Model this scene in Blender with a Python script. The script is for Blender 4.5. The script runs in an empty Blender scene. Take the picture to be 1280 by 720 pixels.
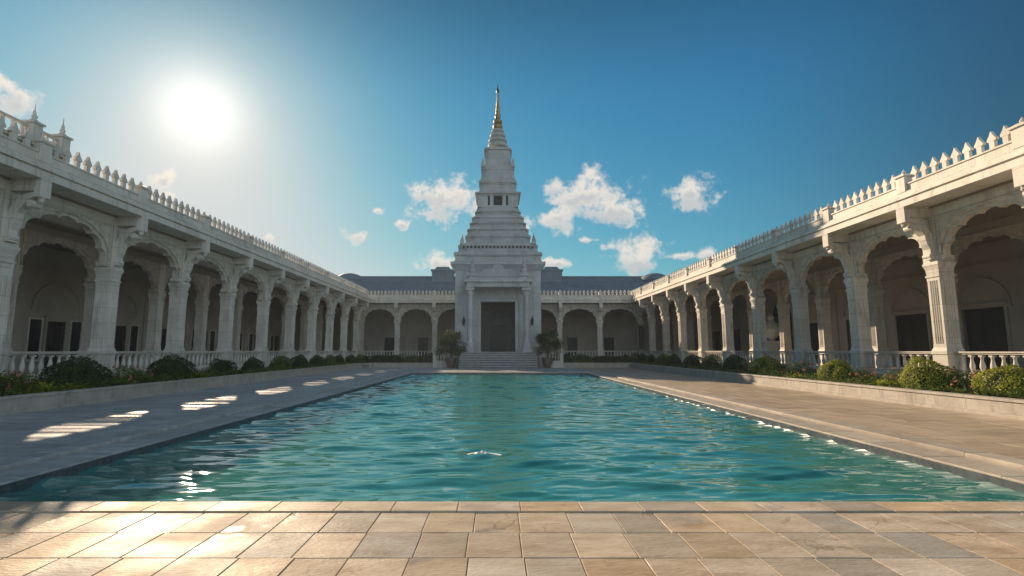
import bpy, math, random
import numpy as np
from mathutils import Vector
R = math.radians
random.seed(7); rng = np.random.default_rng(7)
S = bpy.context.scene; COL = S.collection
# ------------------------------------------------------------------ camera
T = math.atan(78/640); CT, ST = math.cos(T), math.sin(T); EYE = 1.6
cd = bpy.data.cameras.new('camera'); cam = bpy.data.objects.new('camera', cd); COL.objects.link(cam)
cd.sensor_width = 36; cd.lens = 18; cd.shift_x = 20/1280; cd.clip_end = 6000; cd.clip_start = .05
cam.location = (0, 0, EYE); cam.rotation_euler = (math.pi/2+T, 0, 0); S.camera = cam
# ------------------------------------------------------------------ light and sky
SUN_AZ, SUN_EL = R(-31.3), R(22.6)
SD = Vector((math.sin(SUN_AZ)*math.cos(SUN_EL), math.cos(SUN_AZ)*math.cos(SUN_EL), math.sin(SUN_EL)))
ld = bpy.data.lights.new('sun', 'SUN'); sun = bpy.data.objects.new('sun', ld); COL.objects.link(sun)
ld.energy = 4.7; ld.angle = R(.5); ld.color = (1, .77, .53)
sun.rotation_euler = SD.to_track_quat('Z', 'Y').to_euler()
S.view_settings.view_transform = 'Standard'; S.view_settings.look = 'None'
S.view_settings.exposure = .55; S.view_settings.gamma = 1
W = bpy.data.worlds.new('World'); S.world = W; W.use_nodes = True
nt = W.node_tree; N = nt.nodes; L = nt.links; N.clear()
def nd(tree, typ, **kw):
    n = tree.nodes.new(typ)
    for k, v in kw.items(): setattr(n, k, v)
    return n
def mth(tree, op, a, b=None, c=None, clamp=False):
    n = tree.nodes.new('ShaderNodeMath'); n.operation = op; n.use_clamp = clamp
    for i, v in enumerate((a, b, c)):
        if v is None: continue
        if isinstance(v, (int, float)): n.inputs[i].default_value = v
        else: tree.links.new(v, n.inputs[i])
    return n.outputs[0]
def mixc(tree, f, a, b, mode='MIX'):
    n = tree.nodes.new('ShaderNodeMix'); n.data_type = 'RGBA'; n.blend_type = mode
    for s, v in ((n.inputs[0], f), (n.inputs[6], a), (n.inputs[7], b)):
        if isinstance(v, (int, float)): s.default_value = v
        elif isinstance(v, tuple): s.default_value = (*v, 1) if len(v) == 3 else v
        else: tree.links.new(v, s)
    return n.outputs[2]
def smooth(tree, x, a, b):
    n = tree.nodes.new('ShaderNodeMapRange'); n.interpolation_type = 'SMOOTHSTEP'
    tree.links.new(x, n.inputs[0]); n.inputs[1].default_value = a; n.inputs[2].default_value = b
    return n.outputs[0]
sky = nd(nt, 'ShaderNodeTexSky', sky_type='NISHITA'); sky.sun_disc = False
sky.sun_elevation = SUN_EL; sky.sun_rotation = SUN_AZ; sky.air_density = 1.0; sky.dust_density = .25; sky.ozone_density = 3.0; sky.altitude = 0
geo = nd(nt, 'ShaderNodeTexCoord'); DIR = geo.outputs['Generated']
sep = nd(nt, 'ShaderNodeSeparateXYZ'); L.new(DIR, sep.inputs[0])
az = mth(nt, 'ARCTAN2', sep.outputs[0], sep.outputs[1]); el = mth(nt, 'ARCSINE', sep.outputs[2])
SKY_S = .085; POL = .74; GRADE = ((2.15, 2.1, .4), (1.5, 1.22, .45), (1.34, 1.0, .55))
sc = nd(nt, 'ShaderNodeSeparateColor'); L.new(sky.outputs[0], sc.inputs[0]); cc = nd(nt, 'ShaderNodeCombineColor')
# the bright haze of the air round the sun
dt = nd(nt, 'ShaderNodeVectorMath', operation='DOT_PRODUCT'); L.new(DIR, dt.inputs[0]); dt.inputs[1].default_value = SD
ang = mth(nt, 'ARCCOSINE', mth(nt, 'MINIMUM', dt.outputs['Value'], .99999))
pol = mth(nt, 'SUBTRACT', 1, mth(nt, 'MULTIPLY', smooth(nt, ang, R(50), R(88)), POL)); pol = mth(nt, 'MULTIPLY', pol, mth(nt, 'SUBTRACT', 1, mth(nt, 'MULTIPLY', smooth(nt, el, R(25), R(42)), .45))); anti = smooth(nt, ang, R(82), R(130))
for i, (g_, p_, k_) in enumerate(GRADE):               # clear-air contrast of the sky, with a soft shoulder by the sun
    x = mth(nt, 'POWER', mth(nt, 'MULTIPLY', sc.outputs[i], SKY_S), p_); x = mth(nt, 'MULTIPLY', x, g_)
    x = mth(nt, 'DIVIDE', x, mth(nt, 'ADD', 1, mth(nt, 'MULTIPLY', x, k_))); x = mth(nt, 'SMOOTH_MIN', mth(nt, 'MULTIPLY', x, pol), (.60, .66, .68)[i], .3); L.new(x, cc.inputs[i])
base = cc.outputs[0]
g1 = mth(nt, 'MULTIPLY', mth(nt, 'EXPONENT', mth(nt, 'MULTIPLY', mth(nt, 'POWER', mth(nt, 'DIVIDE', ang, R(3.6)), 2.0), -1)), .42)
g2 = mth(nt, 'MULTIPLY', mth(nt, 'EXPONENT', mth(nt, 'MULTIPLY', mth(nt, 'DIVIDE', ang, R(6)), -1)), .34)
glow = mixc(nt, 1.0, mixc(nt, 1.0, (1, .97, .90), g1, 'MULTIPLY'), mixc(nt, 1.0, (1, .74, .48), g2, 'MULTIPLY'), 'ADD')
# clouds, at their directions in the sky (azimuth, elevation, radii in degrees)
def dirof(px, py):
    x, y, z = (px-620)/640, (360-py)/640, 1
    Y, Z = z*CT-y*ST, y*CT+z*ST
    return math.atan2(x, Y), math.atan2(Z, math.hypot(x, Y))
CL = [(560, 250, 48, 27), (527, 240, 20, 14), (738, 246, 50, 28), (775, 266, 42, 15), (700, 275, 32, 15), (694, 232, 22, 12), (867, 242, 32, 20),
      (795, 318, 36, 20), (800, 330, 28, 14), (8, 120, 34, 26), (-6, 104, 22, 18), (206, 226, 19, 17), (212, 246, 16, 12), (440, 296, 17, 10), (471, 264, 9, 6),
      (503, 281, 13, 6), (541, 329, 19, 12), (337, 298, 12, 8), (886, 318, 16, 9), (855, 320, 20, 5), (741, 300, 10, 4), (690, 330, 20, 6), (640, 285, 20, 24)]
field = None; vrel = None
wn = nd(nt, 'ShaderNodeTexNoise'); wn.inputs['Scale'].default_value = 7; wn.inputs['Detail'].default_value = 3; L.new(DIR, wn.inputs['Vector'])
wa = mth(nt, 'ADD', az, mth(nt, 'MULTIPLY', mth(nt, 'SUBTRACT', wn.outputs[0], .5), .11))
for (px, py, rx, ry) in CL:
    a, e = dirof(px, py); k = 1/(640*(1+((px-620)/640)**2))
    ru, rv = rx*k*1.22, ry*k*1.38
    du = mth(nt, 'DIVIDE', mth(nt, 'SUBTRACT', wa, a), ru); dv = mth(nt, 'DIVIDE', mth(nt, 'SUBTRACT', el, e), rv)
    f = mth(nt, 'SUBTRACT', 1, mth(nt, 'SQRT', mth(nt, 'ADD', mth(nt, 'MULTIPLY', du, du), mth(nt, 'MULTIPLY', dv, dv))))
    field = f if field is None else mth(nt, 'SMOOTH_MAX', field, f, .15)
    w = mth(nt, 'MULTIPLY', mth(nt, 'MAXIMUM', f, 0), dv)
    vrel = w if vrel is None else mth(nt, 'ADD', vrel, w)
def cn(scale, det, rough):
    n = nd(nt, 'ShaderNodeTexNoise'); n.inputs['Scale'].default_value = scale; n.inputs['Detail'].default_value = det; n.inputs['Roughness'].default_value = rough
    L.new(DIR, n.inputs['Vector']); return n.outputs[0]
n1 = cn(34, 7, .64); n2 = cn(12, 4, .5)
ff = mth(nt, 'ADD', field, mth(nt, 'MULTIPLY', mth(nt, 'SUBTRACT', n1, .5), 2.5)); ff = mth(nt, 'ADD', ff, mth(nt, 'MULTIPLY', mth(nt, 'SUBTRACT', n2, .5), .9))
cm = mth(nt, 'MULTIPLY', smooth(nt, ff, .05, .75), .95)
thick = smooth(nt, mth(nt, 'SUBTRACT', ff, mth(nt, 'MULTIPLY', vrel, 1.3)), .45, 1.15)
ccol = mixc(nt, thick, (.84, .78, .70), (.56, .57, .58))
out = mixc(nt, cm, base, ccol)
out = mixc(nt, 1.0, out, glow, 'ADD')
out = mixc(nt, 1.0, out, mixc(nt, 1.0, (.62, .76, .88), anti, 'MULTIPLY'), 'ADD')   # added fill light from the unseen half of the sky behind the camera
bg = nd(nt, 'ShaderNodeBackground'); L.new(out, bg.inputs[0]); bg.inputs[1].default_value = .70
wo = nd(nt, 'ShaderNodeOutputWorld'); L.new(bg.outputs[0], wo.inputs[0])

# ------------------------------------------------------------------ helpers
def mat(name, c1, c2=None, rough=.6, nscale=2.0, det=6, stretch=(1, 1, 1), bump=0, bscale=20, attr=False, grime=None, spec=.5, metal=0, lo=.35, hi=.65, rvar=0, joints=0):
    m = bpy.data.materials.new(name); m.use_nodes = True; t = m.node_tree; b = t.nodes['Principled BSDF']
    b.inputs['Roughness'].default_value = rough; b.inputs['Metallic'].default_value = metal; b.inputs['Specular IOR Level'].default_value = spec
    g = t.nodes.new('ShaderNodeNewGeometry'); mp = t.nodes.new('ShaderNodeMapping'); t.links.new(g.outputs['Position'], mp.inputs[0]); mp.inputs['Scale'].default_value = stretch
    n = t.nodes.new('ShaderNodeTexNoise'); n.inputs['Scale'].default_value = nscale; n.inputs['Detail'].default_value = det; n.inputs['Roughness'].default_value = .6
    t.links.new(mp.outputs[0], n.inputs['Vector'])
    col = mixc(t, smooth(t, n.outputs[0], lo, hi), c1, c2 or c1)
    if attr:
        a = t.nodes.new('ShaderNodeAttribute'); a.attribute_name = 'tint'
        col = mixc(t, 1.0, col, a.outputs['Color'], 'MULTIPLY')
    if grime:
        mp2 = t.nodes.new('ShaderNodeMapping'); t.links.new(g.outputs['Position'], mp2.inputs[0]); mp2.inputs['Scale'].default_value = grime[2]
        n3 = t.nodes.new('ShaderNodeTexNoise'); n3.inputs['Scale'].default_value = grime[3]; n3.inputs['Detail'].default_value = 8; n3.inputs['Roughness'].default_value = .7
        t.links.new(mp2.outputs[0], n3.inputs['Vector'])
        col = mixc(t, mth(t, 'MULTIPLY', smooth(t, n3.outputs[0], .5, .72), grime[1]), col, grime[0])
    if joints:
        oi = t.nodes.new('ShaderNodeObjectInfo'); rv = mth(t, 'ADD', .90, mth(t, 'MULTIPLY', oi.outputs['Random'], .16)); cx = t.nodes.new('ShaderNodeCombineColor')
        for q in range(3): t.links.new(mth(t, 'MULTIPLY', rv, (1, 1, 1)[q]) if q < 2 else mth(t, 'SUBTRACT', mth(t, 'MULTIPLY', rv, 1.1), .10), cx.inputs[q])
        col = mixc(t, 1.0, col, cx.outputs[0], 'MULTIPLY')
        sp_ = t.nodes.new('ShaderNodeSeparateXYZ'); t.links.new(g.outputs['Position'], sp_.inputs[0])
        zz = mth(t, 'DIVIDE', mth(t, 'ADD', sp_.outputs[2], 1.03), joints); zi = mth(t, 'FLOOR', zz); zf = mth(t, 'SUBTRACT', zz, zi)
        hh = mth(t, 'ADD', mth(t, 'DIVIDE', mth(t, 'ADD', sp_.outputs[0], sp_.outputs[1]), joints*2.2), mth(t, 'MULTIPLY', zi, .37)); hf = mth(t, 'SUBTRACT', hh, mth(t, 'FLOOR', hh))
        ln = mth(t, 'MAXIMUM', mth(t, 'LESS_THAN', zf, .014/joints), mth(t, 'LESS_THAN', hf, .006/joints))
        wv = t.nodes.new('ShaderNodeTexWhiteNoise'); cb_ = t.nodes.new('ShaderNodeCombineXYZ'); t.links.new(zi, cb_.inputs[0]); t.links.new(mth(t, 'FLOOR', hh), cb_.inputs[1]); t.links.new(cb_.outputs[0], wv.inputs[0])
        bk_ = mth(t, 'SUBTRACT', 1, mth(t, 'MULTIPLY', wv.outputs[0], .10)); cx2 = t.nodes.new('ShaderNodeCombineColor'); [t.links.new(bk_, cx2.inputs[q]) for q in range(3)]
        col = mixc(t, 1.0, col, cx2.outputs[0], 'MULTIPLY'); col = mixc(t, mth(t, 'MULTIPLY', ln, .55), col, (.16, .14, .12))
    t.links.new(col, b.inputs['Base Color'])
    if rvar:
        n4 = t.nodes.new('ShaderNodeTexNoise'); n4.inputs['Scale'].default_value = 1.7; n4.inputs['Detail'].default_value = 5; t.links.new(g.outputs['Position'], n4.inputs['Vector'])
        t.links.new(mth(t, 'ADD', rough-rvar, mth(t, 'MULTIPLY', smooth(t, n4.outputs[0], .35, .65), 2*rvar)), b.inputs['Roughness'])
    if bump:
        n2 = t.nodes.new('ShaderNodeTexNoise'); n2.inputs['Scale'].default_value = bscale; n2.inputs['Detail'].default_value = 6
        t.links.new(mp.outputs[0], n2.inputs['Vector'])
        bp = t.nodes.new('ShaderNodeBump'); bp.inputs['Strength'].default_value = bump; bp.inputs['Distance'].default_value = .02
        t.links.new(n2.outputs[0], bp.inputs['Height']); t.links.new(bp.outputs[0], b.inputs['Normal'])
    return m
M = {}
GR = ((.22, .20, .17), .55, (2.2, 2.2, .35), 1.4)
M['stone'] = mat('white_stone', (.76, .71, .63), (.66, .61, .53), .62, 1.1, bump=.25, bscale=14, grime=GR, joints=.62)
M['carved'] = mat('carved_stone', (.70, .64, .55), (.58, .52, .43), .65, 3, bump=.5, bscale=22, grime=GR, joints=.55)
M['tower'] = mat('tower_stone', (.56, .56, .55), (.46, .46, .45), .65, .8, bump=.3, bscale=9, grime=((.22, .23, .23), .5, (1, 1, .25), 1.2), joints=.55)
M['plaster'] = mat('gallery_plaster', (.47, .42, .35), (.38, .33, .27), .8, .5)
M['riser'] = mat('riser_shade_tone', (.27, .28, .28), (.20, .21, .21), .7, 2)  # stair stone coloured darker to paint in shade lines between the treads
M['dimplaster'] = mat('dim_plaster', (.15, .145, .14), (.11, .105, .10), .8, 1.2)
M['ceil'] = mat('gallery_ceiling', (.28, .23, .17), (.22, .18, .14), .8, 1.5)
M['door'] = mat('dark_timber', (.018, .016, .014), (.03, .025, .02), .5, 4, stretch=(1, 1, .2))
M['dark'] = mat('dark_glass', (.012, .014, .016), None, .12)
M['gold'] = mat('gilded_metal', (.42, .27, .09), (.30, .19, .07), .5, 4, metal=.75)
M['metal'] = mat('dark_metal', (.05, .045, .04), None, .4, metal=.6)
M['slate'] = mat('slate_roof', (.11, .155, .20), (.145, .19, .235), .7, .9, bump=.3, bscale=6)
M['rooftop'] = mat('flat_roof', (.35, .33, .30), (.28, .26, .24), .8, 1)
M['flag'] = mat('sandstone_flags', (.60, .515, .41), (.46, .375, .28), .58, 1.9, stretch=(1, 2.6, 1), bump=.35, bscale=16, attr=True, grime=((.22, .13, .07), .5, (1, 2.2, 1), 1.3), rvar=.08, lo=.3, hi=.7, spec=.12)
ft = M['flag'].node_tree; fb = ft.nodes['Principled BSDF']            # thin dark veins and a few wet, glossy patches
fg = nd(ft, 'ShaderNodeNewGeometry'); fa = nd(ft, 'ShaderNodeAttribute'); fa.attribute_name = 'tint'
fsh = nd(ft, 'ShaderNodeVectorMath', operation='MULTIPLY_ADD'); ft.links.new(fa.outputs['Color'], fsh.inputs[0]); fsh.inputs[1].default_value = (40, 40, 40); ft.links.new(fg.outputs['Position'], fsh.inputs[2])
vn = nd(ft, 'ShaderNodeTexNoise'); vn.inputs['Scale'].default_value = .9; vn.inputs['Detail'].default_value = 6; vn.inputs['Distortion'].default_value = 1.2; ft.links.new(fsh.outputs[0], vn.inputs['Vector'])
vd = mth(ft, 'ABSOLUTE', mth(ft, 'SUBTRACT', vn.outputs[0], .5)); vm = mth(ft, 'SUBTRACT', 1, smooth(ft, vd, .0, .011))
vn2 = nd(ft, 'ShaderNodeTexNoise'); vn2.inputs['Scale'].default_value = .5; ft.links.new(fsh.outputs[0], vn2.inputs['Vector'])
vm = mth(ft, 'MULTIPLY', vm, mth(ft, 'MULTIPLY', smooth(ft, vn2.outputs[0], .50, .62), .5))
oc = fb.inputs['Base Color'].links[0].from_socket; ft.links.new(mixc(ft, vm, oc, (.13, .07, .035)), fb.inputs['Base Color'])
wn_ = nd(ft, 'ShaderNodeTexNoise'); wn_.inputs['Scale'].default_value = .8; wn_.inputs['Detail'].default_value = 5; ft.links.new(fsh.outputs[0], wn_.inputs['Vector'])
wet = smooth(ft, wn_.outputs[0], .60, .66); orr = fb.inputs['Roughness'].links[0].from_socket
ft.links.new(mth(ft, 'SUBTRACT', orr, mth(ft, 'MULTIPLY', wet, .34)), fb.inputs['Roughness']); ft.links.new(mth(ft, 'ADD', .12, mth(ft, 'MULTIPLY', wet, .3)), fb.inputs['Specular IOR Level'])
M['decks'] = mat('travertine_deck', (.52, .42, .31), (.40, .32, .235), .45, 1.6, stretch=(.55, 2.4, 1), bump=.2, bscale=10, attr=True, grime=((.2, .17, .14), .4, (.5, 3, 1), 1.2), rvar=.1, spec=.25)
M['deckl'] = mat('marble_deck', (.50, .50, .49), (.35, .36, .36), .55, 1.5, stretch=(.6, 2.2, 1), bump=.2, bscale=10, attr=True, grime=((.18, .18, .18), .45, (.5, 3, 1), 1.1), rvar=.1, spec=.2)
M['grout'] = mat('joint_mortar', (.24, .18, .12), (.32, .25, .17), .9, 6)
M['cope'] = mat('coping_stone', (.52, .46, .38), (.42, .36, .29), .5, 2, bump=.2, bscale=15, attr=True, grime=((.2, .16, .12), .4, (2, 2, 2), 1.6))
M['planter'] = mat('planter_stone', (.50, .46, .40), (.40, .36, .31), .6, 1.8, bump=.3, bscale=12, grime=((.16, .14, .12), .6, (3, 3, .5), 1.5))
M['soil'] = mat('soil', (.045, .033, .022), (.08, .06, .04), .95, 5, bump=.8, bscale=12)
M['ground'] = mat('grass_ground', (.06, .08, .035), (.10, .10, .06), .95, .3)
M['line'] = mat('waterline_tile', (.045, .06, .07), (.09, .11, .12), .3, 12)
M['basin'] = mat('turquoise_tile', (.12, .52, .52), (.08, .42, .43), .5, 1.2)
M['foam'] = mat('foam', (.8, .8, .78), None, .5)
M['bark'] = mat('bark', (.10, .07, .045), (.15, .11, .07), .9, 8, stretch=(1, 1, .2))
M['pot'] = mat('glazed_pot', (.16, .13, .11), (.10, .085, .07), .4, 5)
def leafmat(name, a, b):
    m = mat(name, a, b, .55, 5, det=3, attr=True, spec=.2); t = m.node_tree; p = t.nodes['Principled BSDF']
    tr = t.nodes.new('ShaderNodeBsdfTranslucent'); mx = t.nodes.new('ShaderNodeMixShader'); mx.inputs[0].default_value = .35
    t.links.new(p.inputs['Base Color'].links[0].from_socket, tr.inputs[0]); o = t.nodes['Material Output']
    t.links.new(p.outputs[0], mx.inputs[1]); t.links.new(tr.outputs[0], mx.inputs[2]); t.links.new(mx.outputs[0], o.inputs[0]); return m
M['leafd'] = leafmat('dark_leaf', (.045, .085, .025), (.07, .11, .03))
M['leafy'] = leafmat('yellow_green_leaf', (.28, .33, .035), (.38, .40, .05))
M['leafm'] = leafmat('green_leaf', (.11, .17, .035), (.16, .22, .045))
M['bloom'] = leafmat('pink_blossom', (.55, .16, .13), (.62, .28, .22))
# one sheet of pool water: mirror by angle, see-through to the basin, a little milky
wm = bpy.data.materials.new('pool_water'); wm.use_nodes = True; t = wm.node_tree; t.nodes.clear()
fr = t.nodes.new('ShaderNodeFresnel'); fr.inputs[0].default_value = 2.1
gl = t.nodes.new('ShaderNodeBsdfGlossy'); gl.inputs['Roughness'].default_value = .03; gl.inputs['Color'].default_value = (.95, .97, 1, 1)
tr = t.nodes.new('ShaderNodeBsdfTransparent'); tr.inputs[0].default_value = (.66, .93, .93, 1)
df = t.nodes.new('ShaderNodeBsdfDiffuse'); df.inputs[0].default_value = (.07, .43, .39, 1)
m1 = t.nodes.new('ShaderNodeMixShader'); m1.inputs[0].default_value = .6; t.links.new(tr.outputs[0], m1.inputs[1]); t.links.new(df.outputs[0], m1.inputs[2])
m2 = t.nodes.new('ShaderNodeMixShader'); t.links.new(fr.outputs[0], m2.inputs[0]); t.links.new(m1.outputs[0], m2.inputs[1]); t.links.new(gl.outputs[0], m2.inputs[2])
wout = t.nodes.new('ShaderNodeOutputMaterial'); t.links.new(m2.outputs[0], wout.inputs[0])
wg = t.nodes.new('ShaderNodeNewGeometry'); wmp = t.nodes.new('ShaderNodeMapping'); wmp.inputs['Scale'].default_value = (3, 8, 1); t.links.new(wg.outputs['Position'], wmp.inputs[0])
wnz = t.nodes.new('ShaderNodeTexNoise'); wnz.inputs['Scale'].default_value = 1.2; wnz.inputs['Detail'].default_value = 2; t.links.new(wmp.outputs[0], wnz.inputs['Vector'])
wb = t.nodes.new('ShaderNodeBump'); wb.inputs['Strength'].default_value = .1; wb.inputs['Distance'].default_value = .03; t.links.new(wnz.outputs[0], wb.inputs['Height'])
for n in (fr, gl): t.links.new(wb.outputs[0], n.inputs['Normal'])
M['water'] = wm

class MB:
    def __init__(s): s.v = []; s.f = []; s.t = []
    def add(s, vs, fs, tint=None):
        o = len(s.v); s.v += [tuple(p) for p in vs]; s.f += [tuple(i+o for i in f) for f in fs]
        if tint is not None: s.t += [tint]*len(fs)
        return s
    def box(s, x0, x1, y0, y1, z0, z1, tint=None, bev=0):
        if bev:
            b = bev
            vs = [(x0, y0, z0), (x1, y0, z0), (x1, y1, z0), (x0, y1, z0), (x0, y0, z1-b), (x1, y0, z1-b), (x1, y1, z1-b), (x0, y1, z1-b),
                  (x0+b, y0+b, z1), (x1-b, y0+b, z1), (x1-b, y1-b, z1), (x0+b, y1-b, z1)]
            fs = [(0, 3, 2, 1), (0, 1, 5, 4), (1, 2, 6, 5), (2, 3, 7, 6), (3, 0, 4, 7), (4, 5, 9, 8), (5, 6, 10, 9), (6, 7, 11, 10), (7, 4, 8, 11), (8, 9, 10, 11)]
            return s.add(vs, fs, tint)
        return s.add([(x0, y0, z0), (x1, y0, z0), (x1, y1, z0), (x0, y1, z0), (x0, y0, z1), (x1, y0, z1), (x1, y1, z1), (x0, y1, z1)],
                     [(0, 3, 2, 1), (4, 5, 6, 7), (0, 1, 5, 4), (1, 2, 6, 5), (2, 3, 7, 6), (3, 0, 4, 7)], tint)
    def frus(s, cx, cy, h0, z0, h1, z1, dy=0):       # square frustum
        return s.add([(cx-h0, cy-h0, z0), (cx+h0, cy-h0, z0), (cx+h0, cy+h0, z0), (cx-h0, cy+h0, z0), (cx-h1, cy-h1, z1), (cx+h1, cy-h1, z1), (cx+h1, cy+h1, z1), (cx-h1, cy+h1, z1)],
                     [(0, 3, 2, 1), (4, 5, 6, 7), (0, 1, 5, 4), (1, 2, 6, 5), (2, 3, 7, 6), (3, 0, 4, 7)])
    def lathe(s, cx, cy, prof, n=10, rot=0):
        vs = []; fs = []
        for (r, z) in prof:
            for k in range(n):
                a = 2*math.pi*k/n+rot; vs.append((cx+r*math.cos(a), cy+r*math.sin(a), z))
        for i in range(len(prof)-1):
            for k in range(n):
                fs.append((i*n+k, i*n+(k+1) % n, (i+1)*n+(k+1) % n, (i+1)*n+k))
        fs.append(tuple(range(n-1, -1, -1))); fs.append(tuple((len(prof)-1)*n+k for k in range(n)))
        return s.add(vs, fs)
    def prism(s, pts, a0, a1, axis='y'):              # polygon in (p,q) extruded along axis
        n = len(pts)
        mk = {'y': lambda p, q, a: (p, a, q), 'x': lambda p, q, a: (a, p, q), 'z': lambda p, q, a: (p, q, a)}[axis]
        vs = [mk(p, q, a0) for p, q in pts]+[mk(p, q, a1) for p, q in pts]
        fs = [(i, (i+1) % n, (i+1) % n+n, i+n) for i in range(n)]+[tuple(range(n-1, -1, -1)), tuple(range(n, 2*n))]
        return s.add(vs, fs)
    def loft(s, A, B, a0, a1):                        # closed band between two (x,z) outlines, extruded in y (A inner, B outer)
        n = len(A); vs = [(p, a0, q) for p, q in A]+[(p, a0, q) for p, q in B]+[(p, a1, q) for p, q in A]+[(p, a1, q) for p, q in B]; fs = []
        for i in range(n-1):
            fs += [(i, i+1, n+i+1, n+i), (2*n+i+1, 2*n+i, 3*n+i, 3*n+i+1), (i+1, i, 2*n+i, 2*n+i+1), (n+i, n+i+1, 3*n+i+1, 3*n+i)]
        return s.add(vs, fs)
    def tube(s, p, q, r0, r1, n=7):
        p, q = Vector(p), Vector(q); d = (q-p).normalized(); u = d.orthogonal().normalized(); w = d.cross(u)
        vs = [p+(u*math.cos(2*math.pi*k/n)+w*math.sin(2*math.pi*k/n))*r0 for k in range(n)]+[q+(u*math.cos(2*math.pi*k/n)+w*math.sin(2*math.pi*k/n))*r1 for k in range(n)]
        return s.add(vs, [(k, (k+1) % n, n+(k+1) % n, n+k) for k in range(n)]+[tuple(range(n-1, -1, -1)), tuple(range(n, 2*n))])
    def mesh(s, name, m, sm=False):
        me = bpy.data.meshes.new(name); me.from_pydata(s.v, [], s.f); me.materials.append(m)
        if s.t:
            a = me.color_attributes.new('tint', 'FLOAT_COLOR', 'CORNER'); buf = []
            for f, c in zip(s.f, s.t): buf += [c[0], c[1], c[2], 1]*len(f)
            a.data.foreach_set('color', buf)
        if sm:
            me.shade_smooth(); me.set_sharp_from_angle(angle=R(38))
        me.update(); return me
def link(name, me, parent=None, loc=(0, 0, 0), rz=0, **p):
    o = bpy.data.objects.new(name, me); COL.objects.link(o); o.location = loc; o.rotation_euler = (0, 0, rz)
    if parent: o.parent = parent
    for k, v in p.items(): o[k] = v
    return o
def build(mb, name, m, parent=None, sm=False, loc=(0, 0, 0), rz=0, **p): return link(name, mb.mesh(name, M[m], sm), parent, loc, rz, **p)
def thing(name, label, category, loc=(0, 0, 0), rz=0, group=None):
    o = bpy.data.objects.new(name, None); COL.objects.link(o); o.location = loc; o.rotation_euler = (0, 0, rz); o['label'] = label; o['category'] = category
    if group: o['group'] = group
    return o
def rt(): 
    k = random.choice((random.uniform(.86, 1.1), random.uniform(.95, 1.12), random.uniform(.72, .9))); w = random.gauss(.02, .045); return (k*(1+w), k, k*(1-w*1.4))

# ------------------------------------------------------------------ ground, paving and pool
PX0, PX1, PY0, PY1 = -6.1, 6.55, 5.66, 37.6       # water rectangle
WZ = -.14
g = MB(); B = 3000
for (a, b, c, d) in ((-B, -60, -B, B), (60, B, -B, B), (-60, 60, -B, -12), (-60, 60, 90, B)): g.add([(a, c, -.3), (b, c, -.3), (b, d, -.3), (a, d, -.3)], [(0, 1, 2, 3)])
for (a, b, c, d) in ((-60, PX0-.2, -12, 90), (PX1+.2, 60, -12, 90), (PX0-.2, PX1+.2, -12, PY0-.2), (PX0-.2, PX1+.2, PY1+.2, 90)): g.add([(a, c, -.3), (b, c, -.3), (b, d, -.3), (a, d, -.3)], [(0, 1, 2, 3)])
build(g, 'ground', 'ground', kind='structure')
def tilt(): return random.gauss(0, .0009)
def slabs(x0, x1, y0, y1, w, d, top, mb, gap=.007, jit=.03, tf=rt, off=0, hj=.0015):
    nx = max(1, round((x1-x0)/w)); ny = max(1, round((y1-y0)/d)); w = (x1-x0)/nx; d = (y1-y0)/ny
    for j in range(ny):
        o = (j % 2)*off*w
        cuts = [x0]+[x0+w*i+o+random.uniform(-jit, jit) for i in range(1, nx+(1 if o == 0 else 0)) if x0+w*i+o < x1-.1]
        if o: cuts.insert(1, x0+o)
        cuts[-1] = cuts[-1] if abs(cuts[-1]-x1) > .1 else x1
        if cuts[-1] != x1: cuts.append(x1)
        cuts = sorted(set(cuts))
        for a, b in zip(cuts, cuts[1:]):
            if b-a < .05: continue
            h = top+random.uniform(-hj, hj)
            mb.box(a+gap, b-gap, y0+d*j+gap, y0+d*(j+1)-gap, top-.08, h, tf(), bev=.0035)
            for q in range(4): v = mb.v[-4+q]; mb.v[-4+q] = (v[0], v[1], v[2]+tilt())
def bed(x0, x1, y0, y1, top, name='paving_bed'): build(MB().box(x0, x1, y0, y1, -.29, top-.006), name, 'grout', kind='structure')
FY = PY0-.33
fl = MB(); slabs(-24, 24, -8, FY-.02, .45, .555, 0, fl, gap=.0045, hj=.002); build(fl, 'terrace_paving', 'flag', kind='structure'); bed(-24, 24, -8, FY, 0)
cp = MB(); slabs(-7.3, 7.75, FY, PY0, .62, .33, .012, cp, gap=.004); build(cp, 'pool_edge', 'flag', kind='structure'); bed(-7.3, 7.75, FY, PY0, 0)
# side decks, stepping down to the pool in two low treads
def subtle():
    k = random.uniform(.86, 1.08); return (k, k, k)
LX, RX = -7.15, 7.65
dl = MB(); slabs(-24, LX, FY, 60, 1.1, 1.3, 0, dl, tf=subtle, off=.5, jit=0); build(dl, 'path', 'deckl', kind='structure'); bed(-24, LX, FY, 60, 0)
dr = MB(); slabs(RX, 24, FY, 60, 1.1, 1.3, 0, dr, tf=subtle, off=.5, jit=0); build(dr, 'path', 'decks', kind='structure'); bed(RX, 24, FY, 60, 0)
de = MB(); slabs(LX, RX, PY1+1.0, 60, 1.1, 1.3, 0, de, tf=subtle, off=.5, jit=0); build(de, 'path', 'deckl', kind='structure'); bed(LX, RX, PY1+1.0, 60, 0)
def tread(x0, x1, y0, y1, top, m, along):
    b = MB(); n = round((y1-y0 if along == 'y' else x1-x0)/1.25)
    for i in range(n):
        if along == 'y': a, c = y0+(y1-y0)*i/n, y0+(y1-y0)*(i+1)/n; b.box(x0, x1, a+.003, c-.003, -.28, top, subtle(), bev=.012)
        else: a, c = x0+(x1-x0)*i/n, x0+(x1-x0)*(i+1)/n; b.box(a+.003, c-.003, y0, y1, -.28, top, subtle(), bev=.012)
    build(b, 'pool_edge', m, kind='structure')
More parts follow.
